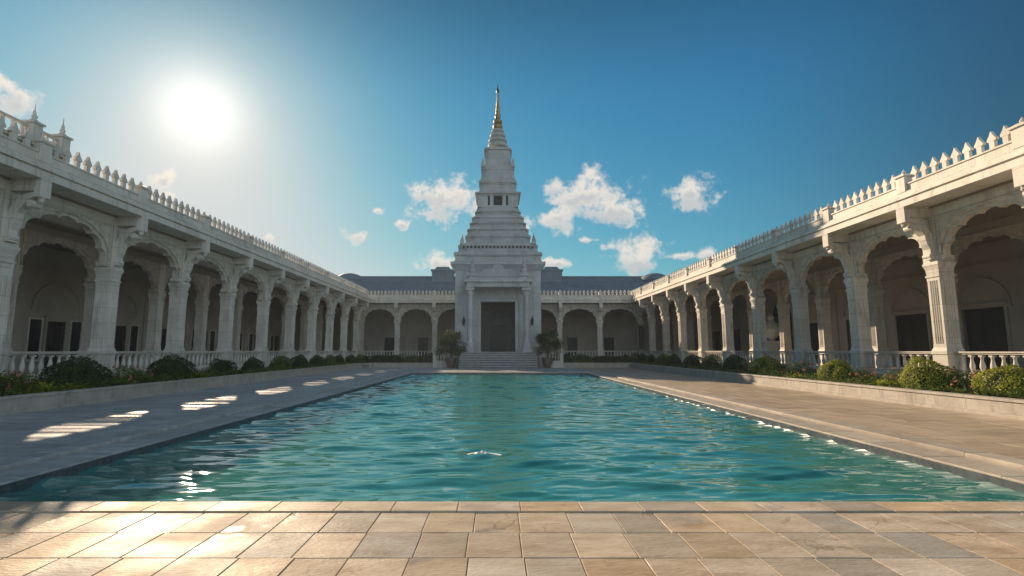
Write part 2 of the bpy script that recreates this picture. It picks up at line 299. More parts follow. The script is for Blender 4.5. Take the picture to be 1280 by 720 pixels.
tread(LX+.03, LX+.42, PY0, PY1+.5, .035, 'deckl', 'y'); tread(LX+.44, PX0, PY0, PY1, -.03, 'deckl', 'y')
tread(RX-.42, RX-.03, PY0, PY1+.5, .035, 'cope', 'y'); tread(PX1, RX-.44, PY0, PY1, -.02, 'cope', 'y')
tread(LX+.43, RX-.43, PY1+.02, PY1+.46, .0, 'cope', 'x'); tread(LX+.03, RX-.03, PY1+.52, PY1+.98, .03, 'cope', 'x')
bs = MB(); D = -1.5
bs.add([(PX0, PY0, D), (PX1, PY0, D), (PX1, PY1, D), (PX0, PY1, D)], [(0, 1, 2, 3)])
for (a, b) in (((PX0, PY0), (PX1, PY0)), ((PX1, PY0), (PX1, PY1)), ((PX1, PY1), (PX0, PY1)), ((PX0, PY1), (PX0, PY0))):
    bs.add([(*a, D), (*b, D), (*b, -.24), (*a, -.24)], [(0, 1, 2, 3)])
build(bs, 'pool_floor', 'basin', kind='structure')
wl = MB(); e = .02
wl.box(PX0-.03, PX0+e, PY0, PY1, -.26, -.05); wl.box(PX1-e, PX1+.03, PY0, PY1, -.26, -.045); wl.box(PX0+e, PX1-e, PY1-e, PY1+.02, -.26, -.03); wl.box(PX0+e, PX1-e, PY0-.03, PY0+.01, -.26, -.02)
build(wl, 'waterline', 'line', kind='structure')
# water with real waves
def water():
    xs = np.linspace(PX0+.021, PX1-.021, 300); ys = PY0+.011+(PY1-PY0-.032)*np.linspace(0, 1, 820)**1.25
    X, Y = np.meshgrid(xs, ys); Z = np.zeros_like(X)
    for i in range(90):
        lam = .26*(6**rng.random()); k = 2*math.pi/lam; th = math.pi/2+rng.normal(0, .27); ph = rng.random()*6.28
        amp = .0030*(lam/.8)**.85
        q = k*(X*math.cos(th)+Y*math.sin(th))+ph+.6*np.sin(X*.9+ph*2)+.5*np.sin(Y*.33+ph)
        Z += amp*1.9*(np.exp(1.2*(np.sin(q)-1))-.45)
    gust = .85+.35*np.sin(X*.5+1)*np.sin(Y*.3+.5)
    Z *= gust
    r = np.hypot(X+.22, (Y-8.9)*.9); Z += .02*np.exp(-r*1.8)*np.sin(r*16)
    v = np.stack([X, Y, Z+WZ], -1).reshape(-1, 3); nx, ny = len(xs), len(ys)
    i = (np.arange(ny-1)[:, None]*nx+np.arange(nx-1)[None]).ravel(); f = np.stack([i, i+1, i+nx+1, i+nx], 1)
    me = bpy.data.meshes.new('water'); me.vertices.add(len(v)); me.vertices.foreach_set('co', v.ravel()); me.loops.add(f.size); me.loops.foreach_set('vertex_index', f.ravel())
    me.polygons.add(len(f)); me.polygons.foreach_set('loop_start', np.arange(len(f))*4); me.update(calc_edges=True); me.materials.append(M['water']); me.shade_smooth()
    link('water', me, kind='structure')
water()
fo = MB(); nA, nR = 28, 12; vs = [(0, 0, WZ+.05)]; fs = []
for i in range(1, nR+1):
    for k in range(nA):
        a = 6.2832*k/nA; r = .22*i/nR*(1+.12*math.sin(3*a+1)); vs.append((r*math.cos(a)*1.3, r*math.sin(a), WZ-.015+.055*math.exp(-(r/.13)**2)+.02*math.exp(-r*6)*math.sin(r*60+3*a)+random.uniform(-.008, .012)*(1-i/nR)))
for k in range(nA): fs.append((0, 1+k, 1+(k+1) % nA))
for i in range(nR-1):
    for k in range(nA): fs.append((1+i*nA+k, 1+(i+1)*nA+k, 1+(i+1)*nA+(k+1) % nA, 1+i*nA+(k+1) % nA))
fo.add(vs, fs)
build(fo, 'water_jet', 'foam', sm=True, loc=(-.22, 8.9, 0), label='small white bubbling jet breaking the surface of the pool', category='fountain jet')

# ------------------------------------------------------------------ arcade kit (local: x along, -y to the court, z up from the paving)
FZ, RAIL, SPR, APX, BEAM, SOF, CTOP, PBASE = .65, 1.56, 5.0, 6.5, 6.72, 7.1, 7.7, 8.02
def column_mb():
    b = MB()
    b.box(-.41, .41, -.41, .41, FZ, FZ+.14); b.box(-.37, .37, -.37, .37, FZ+.14, FZ+.80); b.box(-.40, .40, -.40, .40, FZ+.80, FZ+.92); b.frus(0, 0, .38, FZ+.92, .34, FZ+1.05)
    z0, z1 = FZ+1.05, SPR-.62                      # fluted shaft: square with grooves
    pts = []; h = .315; nfl = 4
    for side in range(4):
        ca, sa = math.cos(side*math.pi/2), math.sin(side*math.pi/2)
        row = [(-h, -h)]
        for i in range(nfl):
            c = -h+.10+(2*h-.20)*(i+.5)/nfl; w = .042
            row += [(c-w, -h), (c-w*.6, -h+.035), (c+w*.6, -h+.035), (c+w, -h)]
        pts += [(x*ca-y*sa, x*sa+y*ca) for x, y in row]
    b.prism(pts, z0+.12, z1-.12, 'z'); b.box(-.325, .325, -.325, .325, z0, z0+.14); b.box(-.325, .325, -.325, .325, z1-.14, z1)
    b.box(-.36, .36, -.36, .36, z1, z1+.07); b.frus(0, 0, .32, z1+.07, .34, z1+.30); b.frus(0, 0, .345, z1+.30, .39, z1+.45); b.box(-.405, .405, -.405, .405, z1+.45, z1+.54); b.box(-.37, .37, -.37, .37, z1+.54, z1+.62)
    b.box(-.30, .30, -.30, .30, SPR, BEAM)      # pier rising behind the arches
    return b
def bracket_mb():                                  # scrolled bracket that carries the eave (profile in y,z)
    b = MB(); o = -.30
    up = []; lo = []
    for i in range(13):
        u = i/12; a = u*math.pi/2
        y = o-.92*(1-math.cos(a)); z = SPR+.05+1.62*math.sin(a)
        up.append((y+.26*(1-u*.5), z)); lo.append((y-(.10+.035*math.cos(u*22)), z-.12*u))
    pts = up+lo[::-1]
    b.prism(pts, -.15, .15, 'x')
    b.prism([(y*1-.0, z) for y, z in [(o-.02, SPR+.9), (o-.38, SPR+1.55), (o-.02, SPR+1.6)]], -.09, .09, 'x')
    b.box(-.17, .17, -1.26, .0, BEAM-.02, SOF-.004); b.box(-.20, .20, -1.30, -1.10, BEAM-.22, SOF-.006); b.lathe(0, -1.19, [(.05, BEAM-.40), (.10, BEAM-.34), (.08, BEAM-.28), (.12, BEAM-.22)], 8)
    b.add(*(lambda r: (r.v, r.f))(MB().tube((-.19, -.98, SPR+1.28), (.19, -.98, SPR+1.28), .12, .12, 10)))
    b.add(*(lambda r: (r.v, r.f))(MB().tube((-.17, -.38, SPR+.18), (.17, -.38, SPR+.18), .10, .10, 10)))
    return b
def outline(hs, h, sc, n=7, dep=.07, zc=SPR-.02):
    pts = []
    K = n*10
    for i in range(K+1):
        a = math.pi*i/K
        lobe = abs(math.sin(n*a)) if True else 0
        r = 1-dep*(1-lobe**.6)
        if sc > 1: r = 1-dep*.35*(1-lobe**.6)
        x = hs*sc*r*math.cos(a); z = h*(sc if sc <= 1 else 1+(sc-1)*hs/h)*r*(math.sin(a)**.86)
        pts.append((x, zc+z))
    return pts
def arch_mb(w):
    b = MB(); hs = w/2-.36; h = APX-SPR+.02; c = w/2
    inner = outline(hs, h, 1.0); mid = outline(hs*.999, h*.985, 1.07)
    def rect(pts, X, Z):
        o = []
        for (x, z) in pts:
            zz = max(z-SPR+.02, 1e-4); k = min(X/max(abs(x), 1e-6), (Z-SPR+.02)/zz); o.append((x*k, SPR-.02+zz*k))
        # snap the nearest samples to the two upper corners
        for s in (1, -1):
            i = min(range(len(o)), key=lambda i: (o[i][0]-s*X)**2+(o[i][1]-Z)**2); o[i] = (s*X, Z)
        return o
    sh = lambda P: [(x+c, z) for x, z in P]
    R0 = rect(mid, w/2-.262, BEAM)
    b.loft(sh(inner), sh([(x*1.0, z) for x, z in mid]), -.13, .13)
    b.loft(sh(mid), sh(R0), -.20, .20)
    # flat moulded frame of the spandrel and rosettes
    X = w/2-.36
    b.box(c-X, c+X, -.245, -.2, BEAM-.10, BEAM-.03)
    for s in (1, -1):
        b.box(c+s*X-.03, c+s*X+.03, -.24, -.2, SPR+.25, BEAM-.12)
        for (dx, dz, r) in ((.30, .42, .13), (.62, .22, .07), (.17, .78, .07)):
            cx, cz = c+s*(X-dx), BEAM-dz
            q = MB().lathe(0, 0, [(r, 0), (r*.9, .03), (r*.5, .02), (r*.35, .05), (.01, .055)], 12)
            b.add([(cx+x, -.2-z, cz+y) for x, y, z in q.v], q.f)
        # springer corbel
        b.box(c+s*(X+.06)-.13, c+s*(X+.06)+.13, -.24, .24, SPR-.02, SPR+.16)
    return b
def baluster_mb():
    return MB().box(-.075, .075, -.075, .075, 0, .06).lathe(0, 0, [(.05, .06), (.062, .09), (.045, .12), (.072, .20), (.088, .28), (.078, .36), (.048, .50), (.042, .58), (.062, .61), (.05, .64)], 10).box(-.07, .07, -.07, .07, .64, .69)
def merlon_mb():
    p = [(-.085, 0), (.085, 0), (.085, .24), (.15, .27), (.15, .34), (.06, .46), (.0, .60), (-.06, .46), (-.15, .34), (-.15, .27), (-.085, .24)]
    return MB().prism(p, -.055, .055)
ME = {}
ME['col'] = column_mb().mesh('column', M['stone']); ME['bracket'] = bracket_mb().mesh('bracket', M['stone']); ME['bal'] = baluster_mb().mesh('baluster', M['stone'], True)
ME['mer'] = merlon_mb().mesh('merlon', M['stone'])
ME['post'] = MB().box(-.21, .21, -.19, .19, 0, .62).box(-.26, .26, -.24, .24, .62, .69).frus(0, 0, .22, .69, .12, .76).lathe(0, 0, [(.05, .76), (.08, .82), (.05, .88), (.01, .95)], 8).mesh('parapet_post', M['stone'])
def door_mb(w, h):
    b = MB().box(-w/2, w/2, 0, .06, 0, h)
    for s in (-1, 1):
        for (a, c) in ((.08, .42), (.48, .93)):
            b.box(s*w/4-w*.17, s*w/4+w*.17, -.025, 0, h*a, h*c)
    return b
def wing(root, xs, bays_in, nb, nm, dw, dh, depth=8.0, cx0=None, cx1=None, slot=False, nodoor=(), inner=True, pier=None, ends=(0, 0), skipcol=()):
    x0, x1 = xs[0], xs[-1]; cx0 = x0 if cx0 is None else cx0; cx1 = x1 if cx1 is None else cx1
    build(MB().box(cx0, cx1, -.46, depth+.5, -.28, FZ-.1).box(cx0, cx1, -.52, depth+.5, FZ-.1, FZ), 'floor', 'stone', root)
    for i, x in enumerate(xs):
        if i in skipcol: continue
        link('column', ME['col'], root, (x, 0, 0)).scale = (.88, .88, 1); link('bracket', ME['bracket'], root, (x, 0, 0))
        if inner: link('column', ME['col'], root, (x, 4.2, 0)).scale = (.84, .84, 1)
    for i in range(len(xs)-1):
        w = xs[i+1]-xs[i]; k = ('arch', round(w, 3))
        if k not in ME: ME[k] = arch_mb(w).mesh('arch', M['carved'])
        link('arch', ME[k], root, (xs[i], 0, 0))
        if inner: link('arch', ME[k], root, (xs[i], 4.2, 0))
        # balustrade of the bay
        a, c = .36, w-.36
        bl = MB().box(a, c, -.11, .11, FZ, FZ+.09).box(a, c, -.10, .10, RAIL-.10, RAIL-.045).box(a, c, -.14, .14, RAIL-.045, RAIL).mesh('balustrade', M['stone'])
        o = link('balustrade', bl, root, (xs[i], 0, 0))
        sp = MB()
        for j in range(nb):
            bx = a+(c-a)*(j+.5)/nb
            if i in bays_in: link('baluster', ME['bal'], o, (bx, 0, FZ+.09))
            else:
                q = baluster_mb(); sp.add([(x+bx, y, z+FZ+.09) for x, y, z in q.v], q.f)
        if sp.v: build(sp, 'baluster', 'stone', o, kind='stuff')
        # parapet of the bay
        po = link('parapet', MB().box(0, w, -.09, .09, CTOP, PBASE-.05).box(0, w, -.13, .13, PBASE-.05, PBASE).mesh('parapet', M['stone']), root, (xs[i], -1.0, 0))
        sp = MB()
        for j in range(nm):
            mx = .3+(w-.6)*(j+.5)/nm
            if i in bays_in: link('merlon', ME['mer'], po, (mx, 0, PBASE))
            else: q = merlon_mb(); sp.add([(x+mx, y, z+PBASE) for x, y, z in q.v], q.f)
        if sp.v: build(sp, 'merlon', 'stone', po, kind='stuff')
        # back wall of the bay with a doorway
        ww = dw; d0 = w/2-ww/2; d1 = w/2+ww/2; dz = FZ+dh
        wb = MB()
        if i in nodoor: wb.box(0, w, depth, depth+.3, FZ, SOF-.08)
        else:
            wb.box(0, d0, depth, depth+.3, FZ, SOF-.08).box(d1, w, depth, depth+.3, FZ, SOF-.08).box(d0, d1, depth, depth+.3, dz, SOF-.08)
            fr_ = MB().box(d0-.16, d0, depth-.06, depth+.1, FZ, dz+.16).box(d1, d1+.16, depth-.06, depth+.1, FZ, dz+.16).box(d0, d1, depth-.06, depth+.1, dz, dz+.16).box(d0-.22, d1+.22, depth-.12, depth+.05, dz+.16, dz+.26)
            k2 = ('door', ww, dh)
            if k2 not in ME: ME[k2] = door_mb(ww, dh).mesh('door', M['door'])
            dd = link('door', ME[k2], root, (xs[i]+w/2, depth+.14, FZ)); build(fr_, 'door_frame', 'plaster', dd, loc=(-w/2, -depth-.14, -FZ))
        if ends[0]:
            for s in (-1, 1):
                bx = w/2+s*(ww/2+.72)
                wf = build(MB().box(-.34, .34, -.05, -.002, 0, 2.0), 'window', 'dark', root, loc=(xs[i]+bx, depth, FZ+.55))
                build(MB().box(-.42, -.34, -.08, 0, -.08, 2.08).box(.34, .42, -.08, 0, -.08, 2.08).box(-.34, .34, -.08, 0, 2.0, 2.08).box(-.46, .46, -.14, 0, -.16, -.08), 'window_frame', 'stone', wf)
        build(wb, 'wall', 'plaster', root, loc=(xs[i], 0, 0))
        wm_ = MB().box(.02, w-.02, depth-.09, depth, 5.9, 6.05).box(-.22, .22, depth-.12, depth, FZ, 5.9); mid_ = [((w/2-.75)*math.cos(math.pi*q/24), 3.85+1.45*math.sin(math.pi*q/24)) for q in range(25)]; inn = [(x*.88, 3.85+(z-3.85)*.88) for x, z in mid_]
        wm_.loft([(x+w/2, z) for x, z in inn], [(x+w/2, z) for x, z in mid_], depth-.08, depth-.001); wm_.box(.70, 1.02, depth-.08, depth-.001, 3.72, 3.85).box(w-1.02, w-.70, depth-.08, depth-.001, 3.72, 3.85)
        if i not in nodoor: build(wm_, 'wall_moulding', 'plaster', root, loc=(xs[i], 0, 0))
    for i, x in enumerate(xs): link('parapet_post', ME['post'], root, (x, -1.0, CTOP))
    # beam, ceiling, cornice and roof
    build(MB().box(x0, x1, -.22, .22, BEAM, SOF-.002), 'beam', 'stone', root)
    if inner: build(MB().box(x0, x1, 3.98, 4.42, BEAM, SOF-.06), 'beam', 'plaster', root)
    cb = MB(); z = SOF
    cb.box(cx0, cx1, -1.30, -.3, z, z+.24).box(cx0, cx1, -1.24, -.3, z+.24, z+.30).box(cx0, cx1, -1.34, -.3, z+.30, z+.36).box(cx0, cx1, -1.28, -.3, z+.36, z+.46).box(cx0, cx1, -1.17, -.3, z+.46, CTOP)
    build(cb, 'cornice', 'stone', root)
    if not slot:
        build(MB().box(cx0, cx1, -.3, depth+.5, SOF-.07, SOF), 'ceiling', 'ceil', root); build(MB().box(cx0, cx1, -.3, depth+.5, SOF, CTOP-.02), 'roof', 'rooftop', root)
    else:                                            # unseen louvred slot added to the roof to cast sun patches on the deck
        s0, s1 = 1.10, 3.15
        build(MB().box(cx0, cx1, -.3, s0, SOF-.07, SOF).box(cx0, cx1, s1, depth+.5, SOF-.07, SOF), 'ceiling', 'ceil', root)
        rb = MB().box(cx0, cx1, -.3, s0, SOF, CTOP-.02).box(cx0, cx1, s1, depth+.5, SOF, CTOP-.02)
        x = cx0
        while x < cx1-.5:
            d = random.choice((.14, .2, .3, .45)); rb.box(x, x+d, s0, s1, SOF+.5, SOF+.56); x += d+random.choice((.14, .2, .3, .5))
        build(rb, 'roof', 'rooftop', root)

GRP = 'arcaded gallery wings round the court'
LEFTX, RIGHTX, ENDY = -15.9, 17.0, 60.5
left = thing('gallery_wing', 'long white arcaded gallery in shade on the left of the pool', 'gallery', (LEFTX, 0, 0), math.pi/2, GRP)
xl = [20.8+4.7*k for k in range(-3, 9)]             # 6.7 ... 58.4 (local x = world y)
wing(left, xl, set(range(2, 11)), 11, 9, 1.15, 2.5, cx0=4, cx1=ENDY-1.34, slot=True, ends=(1, 0))
build(MB().box(58.45+.3, ENDY-.3, -.3, .3, FZ, BEAM), 'corner_pier', 'stone', left)
build(MB().box(58.4, ENDY+6.3, 8.0, 8.3, FZ, SOF-.08), 'wall', 'plaster', left)
# raised roof storey at the near end of the left gallery
up = MB().box(4, 17.2, -.86, 3.2, CTOP-.02, 8.2).box(4, 17.24, -.92, 3.26, 8.2, 8.3).box(4, 17.23, -.90, 3.24, 7.96, 8.02)
ub = build(up, 'roof_storey', 'stone', left)
for i in range(44):
    x = 4.4+.31*i
    if abs(x-15.95) > .25 and x < 16.85: build(MB().lathe(0, 0, [(.05, 0), (.04, .06), (.06, .2), (.035, .38), (.05, .46)], 8), 'baluster', 'stone', ub, sm=True, loc=(x, -.80, 8.3))
build(MB().box(4, 17.2, -.87, -.73, 8.76, 8.83).box(17.06, 17.2, -.73, 3.1, 8.76, 8.83), 'handrail', 'stone', ub)
for (x, y) in ((17.05, -.8), (15.95, -.8), (17.05, 3.1), (12, -.8)):
    build(MB().box(-.17, .17, -.17, .17, -.1, .62).box(-.22, .22, -.22, .22, .62, .69).lathe(0, 0, [(.08, .69), (.12, .76), (.06, .82), (.09, .89), (.05, .95), (.06, 1.0), (.02, 1.15), (.006, 1.38)], 10), 'finial', 'stone', ub, loc=(x, y, 8.3))
right = thing('gallery_wing', 'long white arcaded gallery in warm sunlight along the right side of the pool', 'gallery', (RIGHTX, ENDY, 0), -math.pi/2, GRP)
xr = [4.567*k for k in range(0, 12)]                # local x = 60.5 - world y
wing(right, xr, set(range(0, 10)), 10, 9, 2.3, 3.1, cx0=1.34, cx1=54, nodoor=(3,))
# arched window with a white urn inside it, seen through the right gallery
nx = 15.8
nb_ = build(MB().prism([(-1.4, 0), (1.4, 0)]+[(1.4*math.cos(math.pi*i/14), 3.7+1.5*math.sin(math.pi*i/14)) for i in range(15)], -.05, -.004), 'niche', 'dark', right, loc=(nx, 8.0, FZ+.1))
build(MB().box(-1.6, 1.6, -.3, 0, -.1, 0), 'niche_sill', 'stone', nb_)
urn = link('urn', MB().box(-.55, .55, -.55, .55, 0, .2).box(-.45, .45, -.45, .45, .2, 1.55).box(-.55, .55, -.55, .55, 1.55, 1.75).lathe(0, 0, [(.3, 1.75), (.2, 1.9), (.55, 2.2), (.78, 2.7), (.66, 3.15), (.40, 3.4), (.24, 3.6), (.30, 3.8), (.20, 4.0), (.06, 4.15)], 18).mesh('urn', M['foam'], True), None, (RIGHTX+7.0, ENDY-nx, FZ))
urn['label'] = 'large white urn on a pedestal before a dark arched niche deep in the right gallery'; urn['category'] = 'urn'
end = thing('gallery_wing', 'white arcaded gallery across the far end of the pool, cut in two by the tower', 'gallery', (0, ENDY, 0), 0, GRP)
xe = [LEFTX, -11.6, -7.2, -2.8, 2.9, 7.5, 12.2, RIGHTX]
wing(end, xe, {0, 1, 2, 4, 5, 6}, 11, 9, 1.3, 2.6, cx0=-24.4, cx1=25.5, inner=False, depth=6)
for bb in ((-24.2, LEFTX, 6, 6.3), (RIGHTX, 25.3, 6, 6.3), (25.02, 25.3, -1.3, 6)): build(MB().box(*bb, FZ, SOF-.08), 'wall', 'plaster', end)
# hanging lanterns in the left gallery
for (yy, xx, lab) in ((24.2, -18.2, 'small dark lantern hanging inside the second bay of the left gallery'), (28.6, -18.0, 'small dark lantern hanging inside the third bay of the left gallery')):
    t_ = thing('hanging_lantern', lab, 'lantern', (xx, yy, 7.03), 0, 'lanterns hanging in the left gallery')
    build(MB().tube((0, 0, 0), (0, 0, -.9), .012, .012, 6), 'chain', 'metal', t_)
    build(MB().lathe(0, 0, [(.02, -.88), (.16, -.98), (.17, -1.02), (.13, -1.36), (.06, -1.42), (.01, -1.5)], 6), 'lamp_body', 'metal', t_)

# ------------------------------------------------------------------ tower
TX, TY = .2, 54.4
def at(py, hw):                                    # height and half width of a tier whose front stands at TY - half width
    h = hw*.078; Z = 0
    for _ in range(20):
        zc = (TY-h)*CT+Z*ST; h = hw*zc/640; Z = (438-py)/640*zc*CT
    return h, Z+EYE
tw = thing('tower', 'tall white stepped temple tower with gilded spire at the far end of the pool', 'tower', (TX, TY, 0), 0)
H, _ = at(400, 53.5); FR = -H                      # body half width
_, zc_top = at(331, 53.5); _, zfloor = at(440, 53.5); _, zdoor = at(377, 53.5)
dhw = 21.5/640*(TY-H)
b = MB(); b.box(-H, -dhw, -H, -H+1.2, 0, zc_top).box(dhw, H, -H, -H+1.2, 0, zc_top).box(-dhw, dhw, -H, -H+1.2, zdoor, zc_top).box(-H, -H+1, -H+1.2, H, 0, zc_top).box(H-1, H, -H+1.2, H, 0, zc_top).box(-H+1, H-1, H-1, H, 0, zc_top)
for s in (-1, 1): b.box(s*(H-.35)-.38, s*(H-.35)+.38, -H-.05, -H, 1.9, zc_top-.2)
build(b, 'wall', 'tower', tw)
build(MB().box(-H+1, H-1, -H+1.2, H-1, 0, zfloor), 'floor', 'tower', tw)
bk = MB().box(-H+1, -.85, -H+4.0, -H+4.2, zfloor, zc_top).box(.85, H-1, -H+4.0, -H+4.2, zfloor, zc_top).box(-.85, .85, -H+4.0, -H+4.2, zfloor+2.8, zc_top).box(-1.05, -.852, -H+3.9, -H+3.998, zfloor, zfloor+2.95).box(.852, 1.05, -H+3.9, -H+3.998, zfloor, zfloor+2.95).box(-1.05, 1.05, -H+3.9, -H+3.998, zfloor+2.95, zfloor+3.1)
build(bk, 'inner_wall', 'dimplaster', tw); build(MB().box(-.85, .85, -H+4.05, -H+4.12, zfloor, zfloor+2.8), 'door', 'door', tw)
df_ = MB()
for s in (-1, 1): df_.box(s*(dhw+.14)-.14, s*(dhw+.14)+.14, -H-.10, -H, zfloor, zdoor+.28).box(s*(dhw+.62)-.2, s*(dhw+.62)+.2, -H-.16, -H, zfloor, zdoor+.3)
df_.box(-dhw, dhw, -H-.10, -H, zdoor, zdoor+.28)
build(df_, 'door_frame', 'tower', tw)
# porch: two pillars, entablature with carved crest and two small statues, steps
PYF = -H-1.7
_, zl0 = at(362, 40); _, zl1 = at(358.5, 40); zl0 -= .1
pil = []
for s in (-1, 1):
    px = s*35.2*(TY+PYF)/640
    c = MB().box(-.44, .44, -.44, .44, 0, .3).box(-.36, .36, -.36, .36, .3, .75).box(-.40, .40, -.40, .40, .75, .86).lathe(0, 0, [(.34, .86), (.30, .96), (.27, 1.06), (.25, zl0-zfloor-.75), (.29, zl0-zfloor-.7), (.26, zl0-zfloor-.62), (.36, zl0-zfloor-.3)], 16).box(-.40, .40, -.40, .40, zl0-zfloor-.3, zl0-zfloor)
    build(c, 'pillar', 'tower', tw, loc=(px, PYF, zfloor), sm=True)
PW = 42.5*(TY+PYF)/640
en = MB().box(-PW+.25, PW-.25, PYF-.55, -H, zl0, zl0+.45).box(-PW, PW, PYF-.8, -H, zl0+.45, zl0+.66).box(-PW+.5, PW-.5, PYF-.35, -H, zl0+.66, zl0+1.05)
build(en, 'entablature', 'tower', tw)
cr = MB(); z = zl0+1.05
for i in range(60):                                 # carved scrollwork crest
    u = i/59*2-1; hgt = .95*math.exp(-(u/.26)**2)+.45*math.exp(-((abs(u)-.55)/.2)**2)+.12
    x = u*(PW-1.15); r = .10+.05*((i*37) % 5)/4
    q = MB().lathe(0, 0, [(r*1.5, 0), (r*1.6, .08), (r*.8, .07), (r*.9, .13), (.01, .14)], 9)
    for zz in np.arange(.05, hgt, .2):
        dx = .06*math.sin(i*2.1+zz*9); cr.add([(x+dx+a, PYF-.3-c_, z+zz+b_) for a, b_, c_ in q.v], q.f)
cr.box(-PW+1.2, PW-1.2, PYF-.3, PYF-.12, z-.01, z+.16)
build(cr, 'carved_crest', 'tower', tw)
for s in (-1, 1):
    build(MB().box(-.42, .42, -.4, .4, 0, .3).lathe(0, 0, [(.30, .3), (.36, .5), (.24, .75), (.30, .95), (.20, 1.15), (.10, 1.22), (.15, 1.34), (.14, 1.44), (.05, 1.55), (.07, 1.62), (.01, 1.95)], 12), 'statue', 'tower', tw, loc=(s*(PW-.75), PYF-.1, z), sm=True)
    build(MB().box(-.09, .09, -.14, 0, 0, .25).lathe(0, -.2, [(.03, .1), (.13, .2), (.15, .5), (.05, .72), (.01, .95)], 8), 'wall_lamp', 'metal', tw, loc=(s*(H-.85), -H-.06, zfloor+2.6))
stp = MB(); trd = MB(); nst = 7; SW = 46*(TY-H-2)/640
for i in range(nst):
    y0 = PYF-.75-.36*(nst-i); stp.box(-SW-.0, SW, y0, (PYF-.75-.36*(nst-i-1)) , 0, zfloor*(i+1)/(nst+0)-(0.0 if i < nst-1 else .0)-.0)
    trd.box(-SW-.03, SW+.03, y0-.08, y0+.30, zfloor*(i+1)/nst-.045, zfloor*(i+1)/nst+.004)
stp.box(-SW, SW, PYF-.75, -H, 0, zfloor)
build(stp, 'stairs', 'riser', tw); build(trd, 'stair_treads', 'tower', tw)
# cornice and stepped tiers: (y bottom, y top, half width px bottom, top, name)
def tier(yb, yt, wb, wt, name='tier', m='tower', lip=.0, dent=True):
    _, z0 = at(yb, wb); h1, z1 = at(yt, wt); h0, _ = at(yb, wb); b = MB()
    if dent:                                        # redented square plan
        d = .12*min(h0, h1)
        for (a, c) in ((1, 1-.0), ):
            pass
        def ring(h, z): 
            e = d; return [(-h+2*e, -h), (h-2*e, -h), (h-2*e, -h+e*.6), (h-e, -h+e*.6), (h-e, -h+e), (h-e*.6, -h+e), (h-e*.6, -h+2*e), (h, -h+2*e)]
        def full(h):
            r = ring(h, 0); out = []
            for k in range(4):
                ca, sa = math.cos(k*math.pi/2), math.sin(k*math.pi/2); out += [(x*ca-y*sa, x*sa+y*ca) for x, y in r]
            return out
        def lay(h0, z0, h1, z1):
            A, Bv = full(h0), full(h1); n = len(A)
            b.add([(x, y, z0) for x, y in A]+[(x, y, z1) for x, y in Bv], [(i, (i+1) % n, n+(i+1) % n, n+i) for i in range(n)]+[tuple(range(n-1, -1, -1)), tuple(range(n, 2*n))])
    else:
        def lay(h0, z0, h1, z1): b.frus(0, 0, h0, z0, h1, z1)
    if lip:
        t = z1-z0; lay(h0, z0, h1, z1-t*.32); lay(h1+lip, z1-t*.32+.002, h1+lip, z1-t*.1); lay(h1+lip*.5, z1-t*.1+.002, h1+lip*.5, z1)
        lay(h0+lip*.6, z0+.003, h0+lip*.6, z0+t*.14)
        if t > .5:
            nd_ = max(5, int(2*h1/.42)); dz0, dz1 = z1-t*.32-.16, z1-t*.32
            for side in range(4):
                ca, sa = round(math.cos(side*math.pi/2)), round(math.sin(side*math.pi/2)); e_ = MB()
                for i in range(nd_):
                    x = -h1*.74+1.48*h1*(i+.5)/nd_; e_.box(x-.09, x+.09, -h1-lip*.8, -h1+.1, dz0, dz1)
                b.add([(x*ca-y*sa, x*sa+y*ca, z) for x, y, z in e_.v], e_.f)
    else: lay(h0, z0, h1, z1)
    return build(b, name, m, tw), z0, z1, h0, h1
tier(339, 330.5, 53.4, 58.5, 'cornice', dent=False); tier(330.5, 326.8, 59.5, 59.5, 'cornice', dent=False)
tier(326.8, 315, 53.5, 53.5, lip=.14, dent=False)
o_, z0, z1, h0, h1 = tier(315, 303.5, 51.5, 49.5, lip=.10)
fz = MB().box(-.09, .09, -.03, .2, 0, .2).mesh('frieze_opening', M['door'])
for i in range(19): link('frieze_opening', fz, tw, ((i-9)*.38, -h0, z0+.42))
for s in (-1, 1):
    for t in (-1, 1):
        build(MB().box(-.22, .22, -.22, .22, -.1, .28).lathe(0, 0, [(.2, .28), (.24, .4), (.12, .55), (.14, .66), (.06, .8), (.01, 1.15)], 8), 'finial', 'tower', tw, loc=(s*(h1-.35), t*(h1-.35), z1))
for (yb, yt, w0, w1) in ((303.5, 292, 41, 40), (292, 284, 38, 37.5), (284, 276.5, 35, 34.3), (276.5, 269.5, 32, 31.5), (269.5, 262.5, 29, 27.5)): tier(yb, yt, w0, w1, lip=.13)
tier(262.5, 259, 27.3, 26.5)
# window storey
h, z0 = at(259, 25.2); h1, z1 = at(240, 27.2); t = z1-z0
ws = MB(); ws.box(-h*.82, h*.82, -h*.82+.2, h*.82-.2, z0, z1)
build(ws, 'window_core', 'door', tw)
w_ = MB()
for s in (-1, 1):
    for (a, c) in ((.22, .40), (.50, 1.0)):
        for f in (-1, 1):
            w_.box(min(s*a*h, s*c*h), max(s*a*h, s*c*h), min(f*h*.70, f*h), max(f*h*.70, f*h), z0, z0+t*.80) if c < 1 else w_.box(min(s*a*h, s*h), max(s*a*h, s*h), min(f*h*.5, f*h), max(f*h*.5, f*h), z0, z0+t*.80)
for s in (-1, 1): w_.box(min(s*.86*h, s*h*.99), max(s*.86*h, s*h*.99), -h*.5, h*.5, z0, z0+t*.8)
w_.frus(0, 0, h*1.0, z0+t*.80+.002, h1, z1-.12); w_.frus(0, 0, h1+.12, z1-.12, h1+.12, z1); w_.box(-h-.03, h+.03, -h-.03, h+.03, z0, z0+t*.13)
build(w_, 'window_storey', 'tower', tw)
tier(240, 223, 23, 22.4, lip=.12); 
